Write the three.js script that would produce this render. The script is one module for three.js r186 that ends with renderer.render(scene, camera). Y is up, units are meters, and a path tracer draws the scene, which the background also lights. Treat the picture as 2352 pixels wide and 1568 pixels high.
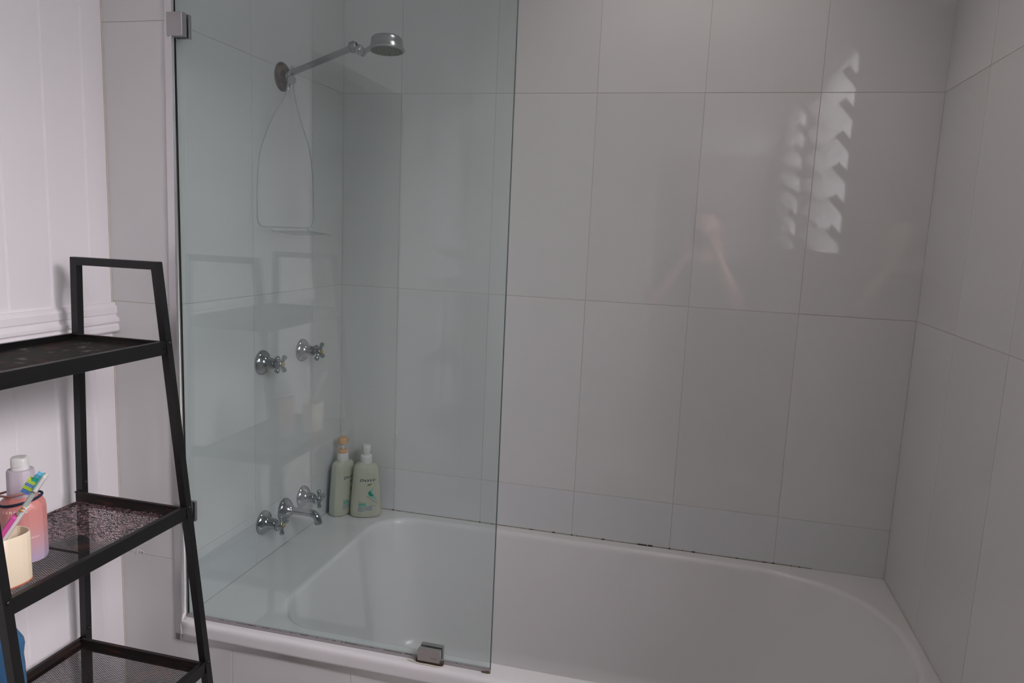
import * as THREE from 'three';
import { RoundedBoxGeometry } from 'three/addons/geometries/RoundedBoxGeometry.js';
import { mergeGeometries, mergeVertices, toCreasedNormals } from 'three/addons/utils/BufferGeometryUtils.js';
import { MarchingCubes } from 'three/addons/objects/MarchingCubes.js';
import { ImprovedNoise } from 'three/addons/math/ImprovedNoise.js';
import { RectAreaLightUniformsLib } from 'three/addons/lights/RectAreaLightUniformsLib.js';

// ---------------------------------------------------------------- camera, light, exposure
// x runs along the bath away from the tap end, z from the long tiled wall towards the room, y up; the bath rim is at 0.60
const scene = new THREE.Scene();
const camera = new THREE.PerspectiveCamera(50.273, 2352 / 1568, 0.02, 60);
camera.position.set(1.096, 1.5285, 2.1551);
camera.rotation.set(-0.1485, 0.2376, 0.0435, 'YXZ');
const renderer = new THREE.WebGLRenderer({ antialias: true });
renderer.toneMapping = THREE.LinearToneMapping;
renderer.toneMappingExposure = 0.93;
renderer.outputColorSpace = THREE.SRGBColorSpace;
renderer.shadowMap.enabled = true;
RectAreaLightUniformsLib.init();
scene.background = new THREE.Color().setRGB(0.75, 0.74, 0.80);   // overcast sky, seen only through the louvres
scene.backgroundIntensity = 3.5;
const DAY = new THREE.Color().setRGB(1, 0.905, 0.965);
// the bright patch of open sky high outside, that shines down through the first window on to the board wall
const skyPatch = new THREE.RectAreaLight(DAY, 37, 0.55, 1.3);
skyPatch.position.set(3.2, 2.85, 1.62); skyPatch.lookAt(-0.16, 1.1, 0.95); scene.add(skyPatch);
// a second bright opening between the clouds, further along: it falls on the forearms of the person with the camera
const skyGap = new THREE.RectAreaLight(DAY, 40, 1.2, 1.2);
skyGap.position.set(3.2, 2.6, 0.55); skyGap.lookAt(1.1, 1.4, 2.2); scene.add(skyGap);
// the rest of the open sky above the roofs opposite, seen through the windows
function openSky(z, zTo, strength) {
  const l = new THREE.RectAreaLight(DAY, strength, 3.2, 2.2); l.position.set(3.7, 3.8, z); l.lookAt(0.6, 0.6, zTo); scene.add(l);
}
openSky(2.5, 0.8, 23.0);

// ---------------------------------------------------------------- helpers
let seed = 7;
const rnd = () => ((seed = (seed * 1664525 + 1013904223) >>> 0) / 4294967296);
const noise = new ImprovedNoise();
const V = (x, y, z) => new THREE.Vector3(x, y, z);
const used = {};
const numbered = (n) => { const k = used[n] = (used[n] ?? -1) + 1; return k ? `${n}_${String(k).padStart(3, '0')}` : n; };
const bx = (x0, x1, y0, y1, z0, z1) => new THREE.BoxGeometry(x1 - x0, y1 - y0, z1 - z0).translate((x0 + x1) / 2, (y0 + y1) / 2, (z0 + z1) / 2);
const rb = (x0, x1, y0, y1, z0, z1, r = 0.0015, s = 1) => new RoundedBoxGeometry(x1 - x0, y1 - y0, z1 - z0, s, r).translate((x0 + x1) / 2, (y0 + y1) / 2, (z0 + z1) / 2);
const merge = (list) => list.length === 1 ? list[0] : mergeGeometries(list.map((g) => { const q = g.index ? g.toNonIndexed() : g; for (const k of Object.keys(q.attributes)) if (!['position', 'normal', 'uv'].includes(k)) q.deleteAttribute(k); return q; }));
function obj(name, geo, mat, parent = scene) {
  const m = new THREE.Mesh(Array.isArray(geo) ? merge(geo) : geo, mat);
  m.name = parent === scene ? numbered(name) : name; m.castShadow = m.receiveShadow = true; parent.add(m); return m;
}
function tag(o, label, category, group) { o.userData = { label, category }; if (group) o.userData.group = group; return o; }
function thing(name, label, category, [x, y, z] = [0, 0, 0], group) {
  const o = new THREE.Group(); o.name = numbered(name); o.position.set(x, y, z); scene.add(o); return tag(o, label, category, group);
}
function struct(name, geo, mat) { const o = geo ? obj(name, geo, mat) : Object.assign(new THREE.Group(), { name: numbered(name) }); if (!geo) scene.add(o); o.userData.kind = 'structure'; return o; }
const lathe = (pts, seg = 40) => new THREE.LatheGeometry(pts.map(([r, y]) => new THREE.Vector2(r, y)), seg);
const tube = (pts, r, seg = 48, rs = 10, closed = false, tension = 0.5) => new THREE.TubeGeometry(new THREE.CatmullRomCurve3(pts.map((p) => V(...p)), closed, 'catmullrom', tension), seg, r, rs, closed);
function bar(a, b, r, rs = 12) {
  const A = V(...a), B = V(...b), d = B.clone().sub(A), g = new THREE.CylinderGeometry(r, r, d.length(), rs);
  return g.applyQuaternion(new THREE.Quaternion().setFromUnitVectors(V(0, 1, 0), d.normalize())).translate((a[0] + b[0]) / 2, (a[1] + b[1]) / 2, (a[2] + b[2]) / 2);
}
// loft through superellipse sections {y, a, b, n, x, z}; u = angle (front +z at 0.5), v = height
function loft(sec, seg = 48, caps = true) {
  const pos = [], uv = [], idx = [], y0 = sec[0].y, y1 = sec[sec.length - 1].y, row = seg + 1;
  const rings = [...sec];
  rings.forEach((s) => { for (let i = 0; i <= seg; i++) {
    const t = (i / seg - 0.5) * 2 * Math.PI, n = 2 / (s.n ?? 2), c = Math.sin(t), d = Math.cos(t);
    pos.push((s.x ?? 0) + s.a * Math.sign(c) * Math.abs(c) ** n, s.y, (s.z ?? 0) + s.b * Math.sign(d) * Math.abs(d) ** n); uv.push(i / seg, (s.y - y0) / (y1 - y0));
  } });
  for (let r = 0; r < rings.length - 1; r++) for (let i = 0; i < seg; i++) { const k = r * row + i; idx.push(k, k + 1, k + row, k + 1, k + row + 1, k + row); }
  if (caps) for (const [r, up] of [[0, 0], [rings.length - 1, 1]]) {
    const c = pos.length / 3; pos.push(rings[r].x ?? 0, rings[r].y, rings[r].z ?? 0); uv.push(0.5, up);
    for (let i = 0; i < seg; i++) { const k = r * row + i; up ? idx.push(k, k + 1, c) : idx.push(k + 1, k, c); }
  }
  const g = new THREE.BufferGeometry();
  g.setAttribute('position', new THREE.Float32BufferAttribute(pos, 3)); g.setAttribute('uv', new THREE.Float32BufferAttribute(uv, 2)); g.setIndex(idx);
  return toCreasedNormals(g, 0.7);
}
function texture(w, h, fn, srgb = true) {            // fn(u, v) -> [r, g, b] in 0..1
  const d = new Uint8Array(w * h * 4);
  for (let y = 0; y < h; y++) for (let x = 0; x < w; x++) { const c = fn(x / w, y / h), k = (y * w + x) * 4; for (let i = 0; i < 3; i++) d[k + i] = Math.max(0, Math.min(255, c[i] * 255)); d[k + 3] = 255; }
  const t = new THREE.DataTexture(d, w, h); t.wrapS = t.wrapT = THREE.RepeatWrapping; t.magFilter = t.minFilter = THREE.LinearFilter;
  if (srgb) t.colorSpace = THREE.SRGBColorSpace; t.needsUpdate = true; return t;
}
const fbm = (u, v, f, o = 4, z = 0) => { let s = 0, a = 0.5; for (let i = 0; i < o; i++) { s += a * noise.noise(u * f, v * f, z + i * 7.3); f *= 2.03; a *= 0.5; } return s; };
const col = (r, g, b) => new THREE.Color().setRGB(r, g, b);
const std = (c, roughness, extra = {}) => new THREE.MeshStandardMaterial({ color: col(...c), roughness, ...extra });

// ---------------------------------------------------------------- materials
const M = {};
M.tiles = [0.705, 0.69, 0.715].map((t) => new THREE.MeshPhysicalMaterial({ color: col(t, t * 0.99, t * 0.975), roughness: 0.035, ior: 1.58 }));
M.kerbTile = new THREE.MeshPhysicalMaterial({ color: col(0.685, 0.685, 0.695), roughness: 0.04, ior: 1.5 });
M.grout = std([0.58, 0.55, 0.50], 0.9);
M.mould = std([0.035, 0.033, 0.025], 0.95);
M.paint = std([0.82, 0.79, 0.80], 0.42);
M.plaster = std([0.74, 0.725, 0.715], 0.8);
M.ceiling = std([0.76, 0.75, 0.735], 0.9);
M.floor = std([0.58, 0.55, 0.52], 0.4);
M.acrylic = new THREE.MeshPhysicalMaterial({ color: col(0.74, 0.72, 0.72), roughness: 0.22, ior: 1.48 });
M.silicone = std([0.72, 0.71, 0.69], 0.4);
M.glass = new THREE.MeshPhysicalMaterial({ color: col(0.895, 0.94, 0.935), roughness: 0, metalness: 0, transmission: 1, thickness: 0, ior: 1.52 });
M.glassEdge = new THREE.MeshPhysicalMaterial({ color: col(0.05, 0.075, 0.07), roughness: 0.12 });
M.louvre = new THREE.MeshPhysicalMaterial({ color: col(0.95, 0.96, 0.96), roughness: 0.3, transmission: 0.95, thickness: 0, ior: 1.5 });
const brush = texture(256, 64, (u, v) => { const k = 0.85 + 0.14 * noise.noise(u * 9, v * 3, 1) + 0.06 * noise.noise(u * 3, v * 40, 4); return [k, k, k]; }, false);
M.alu = std([0.74, 0.73, 0.73], 0.34, { metalness: 1 });
M.steel = std([0.46, 0.45, 0.45], 0.42, { metalness: 1, roughnessMap: brush });
M.clip = std([0.16, 0.15, 0.15], 0.5);
M.chrome = std([0.44, 0.46, 0.48], 0.1, { metalness: 1 });
M.dullChrome = std([0.42, 0.43, 0.44], 0.3, { metalness: 1 });
M.brass = std([0.55, 0.43, 0.24], 0.35, { metalness: 0.6 });
const rustMap = texture(512, 512, (u, v) => {
  const a = fbm(u, v, 5, 5), b = fbm(u, v, 22, 3, 9), r = Math.max(0, Math.min(1, (a + 0.02) * 4 + b * 0.9));
  const s = 0.085 + 0.02 * b, o = Math.max(0, r - 0.75) * 1.6; return [s * 1.1 + r * 0.075 + o * 0.16, s * 0.97 + r * 0.03 + o * 0.06, s * 0.93 + r * 0.018];
});
const darkMap = texture(256, 256, (u, v) => { const a = fbm(u, v, 6, 4, 3), r = Math.max(0, (a - 0.25) * 4), s = 0.048 + 0.025 * a; return [s + r * 0.12, s + r * 0.05, s * 1.02 + r * 0.02]; });
M.black = std([1, 1, 1], 0.42, { map: darkMap });
M.rusty = std([1.5, 1.4, 1.4], 0.62, { map: rustMap });
const netMap = texture(256, 256, (u, v) => { const a = fbm(u, v, 30, 3, 5), b = fbm(u, v, 9, 3, 2), k = Math.max(0.1, 0.36 + 0.75 * a + 0.2 * b); return [k * 1.1, k * 0.88, k * 0.92]; });
M.caked = std([1, 1, 1], 0.5, { map: netMap });
const dustMap = texture(512, 512, (u, v) => {
  const a = fbm(u, v, 7, 5, 4), b = fbm(u, v, 40, 3, 6), d = Math.max(0, (a - 0.16) * 3.2 + b * 0.5), r = Math.max(0, Math.min(1, -(a + 0.08) * 5));
  return [0.13 + d * 0.45 + r * 0.16, 0.115 + d * 0.44 + r * 0.06, 0.105 + d * 0.44 + r * 0.01];
});
M.dusty = std([1, 1, 1], 0.6, { map: dustMap });
M.white = std([0.74, 0.73, 0.70], 0.35);
M.wire = new THREE.MeshPhysicalMaterial({ color: col(0.50, 0.52, 0.51), roughness: 0.3 });

// ---------------------------------------------------------------- setting: room shell
const FL = -0.04, CE = 3.0, XR = 1.6923, XV = -0.164, ZS = 0.7857, ZN = 1.667, ZF = 3.55;
struct('floor', bx(-1.6, XR + 0.2, FL - 0.1, FL, -0.2, ZF + 0.2), M.floor);
struct('ceiling', bx(-1.6, XR + 0.2, CE, CE + 0.1, -0.2, ZF + 0.2), M.ceiling);
struct('wall_front', [bx(-1.6, 0.78, FL, CE, ZF, ZF + 0.12), bx(0.78, 1.64, 2.16, CE, ZF, ZF + 0.12), bx(1.64, XR + 0.2, FL, CE, ZF, ZF + 0.12)], M.plaster);
const door = struct('door_1');
obj('door_leaf', [rb(0.785, 1.635, FL + 0.005, 2.155, ZF + 0.04, ZF + 0.08, 0.002)], std([0.34, 0.30, 0.27], 0.5), door);
obj('door_handle', [bar([0.86, 0.98, ZF + 0.04], [0.86, 0.98, ZF - 0.02], 0.009), bar([0.855, 0.98, ZF - 0.02], [0.96, 0.98, ZF - 0.02], 0.008)], M.steel, door);

// a tiled face: children "tile" on a recessed grout bed; axis 'z' faces +z, 'x' faces +x, '-x' faces -x
let tileNo = 0;
function tileFace(parent, axis, at, us, vs) {
  const g = 0.0009, t = 0.008;
  for (let i = 0; i < us.length - 1; i++) for (let j = 0; j < vs.length - 1; j++) {
    const u0 = us[i] + (i ? g : 0), u1 = us[i + 1] - (i < us.length - 2 ? g : 0), v0 = vs[j] + (j ? g : 0), v1 = vs[j + 1] - (j < vs.length - 2 ? g : 0);
    const e = (rnd() - 0.5) * 0.0004, f = at + (axis === '-x' ? -1 : 1) * e;
    const geo = axis === 'z' ? rb(u0, u1, v0, v1, f - t, f, 0.0004) : axis === 'x' ? rb(f - t, f, v0, v1, u0, u1, 0.0004) : rb(f, f + t, v0, v1, u0, u1, 0.0004);
    const m = obj('tile', geo, v1 < 0.75 && v0 > 0.5 ? M.kerbTile : M.tiles[tileNo++ % 3], parent);
    m.position.set(0, 0, 0);
  }
}
const ROWS = [0.601, 0.74375, 1.3385, 1.9332, 2.528, CE];
// long wall
const wallBack = struct('wall_back');
obj('masonry', bx(-0.3, XR + 0.2, FL, CE, -0.14, -0.008), M.plaster, wallBack);
obj('grout', bx(0, XR, 0.58, CE, -0.0085, -0.0008), M.grout, wallBack);
tileFace(wallBack, 'z', 0, [0, 0.1934, 0.4934, 0.7934, 1.0934, 1.3934, XR], ROWS);
// tap end wall with its return towards the room
const wallEnd = struct('wall_end');
obj('masonry', bx(-0.28, -0.008, FL, CE, -0.008, ZS - 0.008), M.plaster, wallEnd);
obj('grout', [bx(-0.0085, -0.0008, 0.58, CE, 0, ZS - 0.004), bx(XV, -0.004, FL, CE, ZS - 0.0085, ZS - 0.0008)], M.grout, wallEnd);
tileFace(wallEnd, 'x', 0, [0, 0.19, 0.49, ZS], ROWS);
tileFace(wallEnd, 'z', ZS, [XV - 0.02, 0], [FL, 0.149, 0.74375, 1.3385, 1.9332, 2.528, CE]);
// right wall with two louvre windows
const W1 = [1.18, 2.20, 1.47, 2.38], W2 = [2.66, 3.42, 1.47, 2.42];
const wallRight = struct('wall_right');
const rx0 = XR, rx1 = XR + 0.06;
obj('masonry', [bx(rx0 + 0.008, rx1, FL, CE, -0.008, 0.9), bx(rx0, rx1, FL, 1.47, 0.9, ZF), bx(rx0, rx1, 2.42, CE, 0.9, ZF), bx(rx0, rx1, 2.38, 2.42, W1[0], W1[1]), bx(rx0, rx1, 1.47, 2.42, 0.9, W1[0]), bx(rx0, rx1, 1.47, 2.42, W1[1], W2[0]), bx(rx0, rx1, 1.47, 2.42, W2[1], ZF)], M.plaster, wallRight);
obj('grout', bx(rx0 + 0.0008, rx0 + 0.0085, 0.58, CE, 0, 0.9), M.grout, wallRight);
tileFace(wallRight, '-x', XR, [0, 0.3, 0.6, 0.9], ROWS.filter((y, i) => i !== 1));
// left wall of grooved lining boards, with the doorway beyond
const wallLeft = struct('wall_left');
obj('masonry', bx(XV - 0.11, XV - 0.012, FL, CE, ZS - 0.008, ZN), M.plaster, wallLeft);
for (let z = ZS + 0.0005, k = 0; z < ZN; k++) {
  const z1 = Math.min(ZN, k === 0 ? 0.845 : z + 0.0985);
  // board face with a small V at both long edges
  const s = new THREE.Shape(), c = 0.0035; s.moveTo(-z, -0.012); s.lineTo(-z, -c); s.lineTo(-z - c, 0); s.lineTo(-z1 + c, 0); s.lineTo(-z1, -c); s.lineTo(-z1, -0.012);
  const g = new THREE.ExtrudeGeometry(s, { depth: CE - FL, bevelEnabled: false }).rotateX(-Math.PI / 2);
  // shape x -> -z (world), shape y -> x (world), depth -> y (world)
  const p = g.attributes.position; for (let i = 0; i < p.count; i++) { const X = p.getX(i), Y = p.getY(i), Z = p.getZ(i); p.setXYZ(i, XV - Z, FL + Y, -X); }
  g.computeVertexNormals();
  obj('board', g, M.paint, wallLeft); z = z1;
}
obj('end_strip', rb(XV - 0.002, XV + 0.0008, FL, CE, ZS + 0.0002, ZS + 0.0025, 0.0006), std([0.68, 0.635, 0.55], 0.6), wallLeft);
// dim passage behind the doorway
struct('wall_passage', [bx(-1.6, -1.5, FL, CE, 0.9, ZF), bx(-1.5, XV - 0.11, FL, CE, 0.9, 1.0), bx(-0.27, -0.17, 2.1, CE, ZN, 2.5), bx(-0.27, -0.17, FL, CE, 2.5, ZF)], std([0.55, 0.53, 0.51], 0.8));
// dado rail
{
  const prof = [[0, 1.2700], [0.013, 1.2700], [0.0155, 1.2735], [0.0155, 1.2835], [0.0125, 1.2860], [0.0125, 1.2885], [0.0165, 1.2925], [0.0165, 1.2990], [0.0120, 1.3030], [0.0085, 1.3055], [0.0085, 1.3090], [0.0115, 1.3115], [0.0115, 1.3255], [0.0085, 1.3285], [0.0060, 1.3300], [0.0060, 1.3350], [0, 1.3350]];
  const s = new THREE.Shape(prof.map(([a, b]) => new THREE.Vector2(a, b)));
  const g = new THREE.ExtrudeGeometry(s, { depth: ZN - ZS + 0.004, bevelEnabled: false }).translate(XV, 0, ZS - 0.004);
  struct('trim_1', g, M.paint);
}
// bath apron: tiled front under the rim, and the aluminium edging that frames it
const apron = struct('wall_apron');
obj('masonry', bx(0.0, XR, FL, 0.56, ZS - 0.07, ZS - 0.008), M.plaster, apron);
obj('grout', bx(0, XR, FL, 0.5475, ZS - 0.0085, ZS - 0.0008), M.grout, apron);
tileFace(apron, 'z', ZS, [0, 0.1288, 0.4288, 0.7288, 1.0288, 1.3288, XR], [FL, 0.149, 0.5475]);
{
  const t = struct('trim_2');
  const up = obj('upright_strip', [bx(-0.018, 0.001, 0, 2.1, 0, 0.005), bx(-0.004, 0.001, 0, 2.1, 0.005, 0.0075)], M.alu, t); up.position.set(-0.001, 0.548, ZS - 0.0005); up.rotation.z = -0.0095;
  obj('rail_strip', [bx(-0.018, XR, 0.548, 0.5635, ZS - 0.0005, ZS + 0.0045), bx(0.002, XR, 0.5595, 0.5635, ZS + 0.0045, ZS + 0.0065)], M.alu, t);
}
// louvre windows: frame, reveal sill, tilted glass blades in side clips
function louvreWindow(n, [z0, z1, y0, y1], bays) {
  const w = struct(`window_${n}`), x = XR + 0.028;
  obj('window_frame', [bx(x - 0.03, x + 0.03, y0, y0 + 0.03, z0, z1), bx(x - 0.03, x + 0.03, y1 - 0.03, y1, z0, z1), bx(x - 0.03, x + 0.03, y0, y1, z0, z0 + 0.025), bx(x - 0.03, x + 0.03, y0, y1, z1 - 0.025, z1)], M.steel, w);
  for (let b = 0; b < bays; b++) {
    const a0 = z0 + 0.025 + (z1 - z0 - 0.05) * b / bays, a1 = z0 + 0.025 + (z1 - z0 - 0.05) * (b + 1) / bays;
    for (let k = 0; k < 7; k++) {
      const y = y0 + 0.085 + k * 0.130;
      const g = new RoundedBoxGeometry(0.005, 0.15, a1 - a0 - 0.03, 1, 0.001); g.rotateZ(0.75); g.translate(XR + 0.002, y, (a0 + a1) / 2);
      const bl = obj('louvre_blade', g, M.louvre, w);
      for (const e of [a0 + 0.008, a1 - 0.008]) obj('blade_clip', new THREE.BoxGeometry(0.034, 0.142, 0.016).rotateZ(0.75).translate(XR + 0.002, y, e), M.clip, bl);
    }
  }
  obj('sill', bx(XR - 0.015, XR + 0.06, y0 - 0.02, y0, z0 - 0.02, z1 + 0.02), M.paint, w);
}
louvreWindow(1, W1, 1); louvreWindow(2, W2, 1);

// recessed ceiling light over the bath, above the frame: its narrow beam casts the shower rose's shadow on the end wall
{
  const WARM = new THREE.Color().setRGB(1, 0.95, 0.87), power = 1.6;
  const t = thing('ceiling_light', 'small round recessed ceiling light over the bath', 'light', [1.04, CE, 0.478]);
  obj('trim_ring', lathe([[0.066, 0.001], [0.072, -0.001], [0.082, -0.003], [0.086, -0.0005], [0.086, 0]], 48), M.white, t);
  obj('lens', lathe([[0.068, -0.0005], [0.05, -0.004], [0, -0.006]], 40), new THREE.MeshStandardMaterial({ color: col(0.8, 0.8, 0.78), roughness: 0.5, emissive: WARM, emissiveIntensity: 2 }), t);
  const l = new THREE.SpotLight(WARM, power, 0, 0.78, 0.35, 2); l.position.set(1.04, CE - 0.012, 0.478); l.target.position.set(1.04, 0, 0.478); l.castShadow = true; l.shadow.radius = 3; scene.add(l, l.target);
}

// ---------------------------------------------------------------- bathtub
{
  const t = thing('bathtub', 'white built-in bathtub with a wide tap-end deck and a rounded sloping far end', 'bathtub');
  const cx = 0.80, cz = 0.386, N = 320;
  // closed outline of the well: straight sides, half-oval far end, rounded corners at the tap end
  const outline = (xl, xr, ax, hz, rl, n, zc = cz) => {
    const p = []; const xs = xr - ax;
    for (let i = 0; i <= 60; i++) { const a = -Math.PI / 2 + Math.PI * i / 60, c = Math.cos(a), s = Math.sin(a); p.push([xs + ax * Math.abs(c) ** (2 / n), zc + hz * Math.sign(s) * Math.abs(s) ** (2 / n)]); }
    for (let i = 0; i <= 24; i++) { const a = Math.PI / 2 + Math.PI / 2 * i / 24; p.push([xl + rl + rl * Math.cos(a), zc + hz - rl + rl * Math.sin(a)]); }
    for (let i = 0; i <= 24; i++) { const a = Math.PI + Math.PI / 2 * i / 24; p.push([xl + rl + rl * Math.cos(a), zc - hz + rl + rl * Math.sin(a)]); }
    return p;
  };
  const resample = (p) => { // by angle about the well's middle, so that all rings match point by point
    const q = []; const ang = p.map(([x, z]) => Math.atan2(z - cz, (x - cx) * 0.5));
    for (let i = 0; i < N; i++) {
      const a = -Math.PI + 2 * Math.PI * (i + 0.5) / N;
      let best = null;
      for (let k = 0; k < p.length; k++) {
        let a0 = ang[k], a1 = ang[(k + 1) % p.length]; let d = a1 - a0; if (d > Math.PI) d -= 2 * Math.PI; if (d < -Math.PI) d += 2 * Math.PI;
        let e = a - a0; while (e > Math.PI) e -= 2 * Math.PI; while (e < -Math.PI) e += 2 * Math.PI;
        if (d !== 0 && e / d >= -1e-6 && e / d <= 1 + 1e-6) { const f = e / d, A = p[k], B = p[(k + 1) % p.length]; best = [A[0] + (B[0] - A[0]) * f, A[1] + (B[1] - A[1]) * f]; break; }
      }
      q.push(best ?? p[0]);
    }
    return q;
  };
  const rect = (x0, x1, z0, z1) => {
    const p = []; const n = 50;
    for (let i = 0; i < n; i++) p.push([x0 + (x1 - x0) * i / n, z0]); for (let i = 0; i < n; i++) p.push([x1, z0 + (z1 - z0) * i / n]);
    for (let i = 0; i < n; i++) p.push([x1 - (x1 - x0) * i / n, z1]); for (let i = 0; i < n; i++) p.push([x0, z1 - (z1 - z0) * i / n]); return p;
  };
  const rings = [];
  const push = (p, y) => rings.push(resample(p).map(([x, z]) => [x, y, z]));
  const zo = 0.7985;
  for (const [dz, y] of [[0.030, 0.562], [0.0045, 0.5645], [0.0015, 0.5660], [0.0002, 0.5690], [0, 0.5720], [0.0008, 0.5860], [0.0013, 0.5905], [0.0025, 0.5945], [0.0050, 0.5978], [0.0090, 0.5995], [0.0140, 0.6], [0.020, 0.6]]) push(rect(0.0006, XR - 0.0006, 0.0006, zo - dz), y);
  const well = (k, y) => push(outline(0.170 + k, 1.675 - k * 1.2, 0.40, 0.352 - k, 0.13 - k * 0.3, 2.35), y);
  well(0, 0.6); well(0.004, 0.5992); well(0.009, 0.596); well(0.0125, 0.590); well(0.0145, 0.58);
  for (let i = 1; i <= 10; i++) {
    const s = i / 10, y = 0.58 - 0.34 * s;
    push(outline(0.1845 + 0.06 * s, 1.657 - 0.26 * s ** 1.15, 0.40 - 0.05 * s, 0.3375 - 0.060 * s, 0.125 + 0.01 * s, 2.35 + 0.25 * s), y);
  }
  for (const [k, y] of [[0.008, 0.222], [0.025, 0.205], [0.055, 0.195], [0.10, 0.19]]) push(outline(0.2445 + k, 1.397 - k * 1.3, 0.35 - k * 0.3, 0.2775 - k, 0.135 - k * 0.6, 2.6), y);
  const pos = [], idx = []; for (const r of rings) for (const q of r) pos.push(...q);
  for (let r = 0; r < rings.length - 1; r++) for (let i = 0; i < N; i++) { const a = r * N + i, b = r * N + (i + 1) % N; idx.push(a, a + N, b, b, a + N, b + N); }
  const c = pos.length / 3, base = (rings.length - 1) * N; pos.push(cx, 0.188, cz); for (let i = 0; i < N; i++) idx.push(base + i, c, base + (i + 1) % N);
  const g = new THREE.BufferGeometry(); g.setAttribute('position', new THREE.Float32BufferAttribute(pos, 3)); g.setIndex(idx); g.computeVertexNormals();
  obj('tub_shell', g, M.acrylic, t);
  const mouldMap = texture(512, 4, (u) => { const a = fbm(u, 0.3, 60, 3), k = a > 0.2 ? 0.10 : 0.56 + 0.25 * a; return [k, k * 0.95, k * 0.86]; });
  const bead = std([1, 1, 1], 0.7, { map: mouldMap });
  obj('sealant_bead', bx(0.001, 1.50, 0.5995, 0.6018, -0.001, 0.0024), bead, t);
  const pale = std([0.56, 0.55, 0.53], 0.5);
  obj('sealant_bead', bx(0.0002, 0.0022, 0.5995, 0.6016, 0.003, ZS - 0.01), pale, t);
  obj('sealant_bead', [bx(XR - 0.003, XR - 0.0002, 0.5995, 0.6025, 0.0, ZS - 0.01), bx(1.50, XR - 0.0005, 0.5995, 0.6018, -0.001, 0.0024)], pale, t);
  obj('sealant_line', bx(0.003, XR - 0.001, 0.5632, 0.5668, ZS - 0.004, ZS + 0.006), std([0.20, 0.155, 0.12], 0.9), t);
  obj('drain', [lathe([[0, 0.006], [0.018, 0.006], [0.030, 0.003], [0.034, 0]], 32).translate(0.38, 0.188, cz)], M.chrome, t);
  // mould spots along the back joint and where tile joints meet the deck
  const spots = []; for (const [x, w] of [[0.897, 0.006], [0.893, 0.005], [0.736, 0.008], [1.012, 0.028], [1.036, 0.014], [1.0934, 0.004], [1.165, 0.008], [0.7934, 0.004], [1.3934, 0.004], [0.4934, 0.003], [0.1934, 0.004]]) if (x !== 0.897) spots.push(bx(x - w / 2, x + w / 2, 0.600, 0.6028 + rnd() * 0.001, 0, 0.0032));
  for (const q of spots) obj('mould_spot', q, M.mould, t);
}

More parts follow.
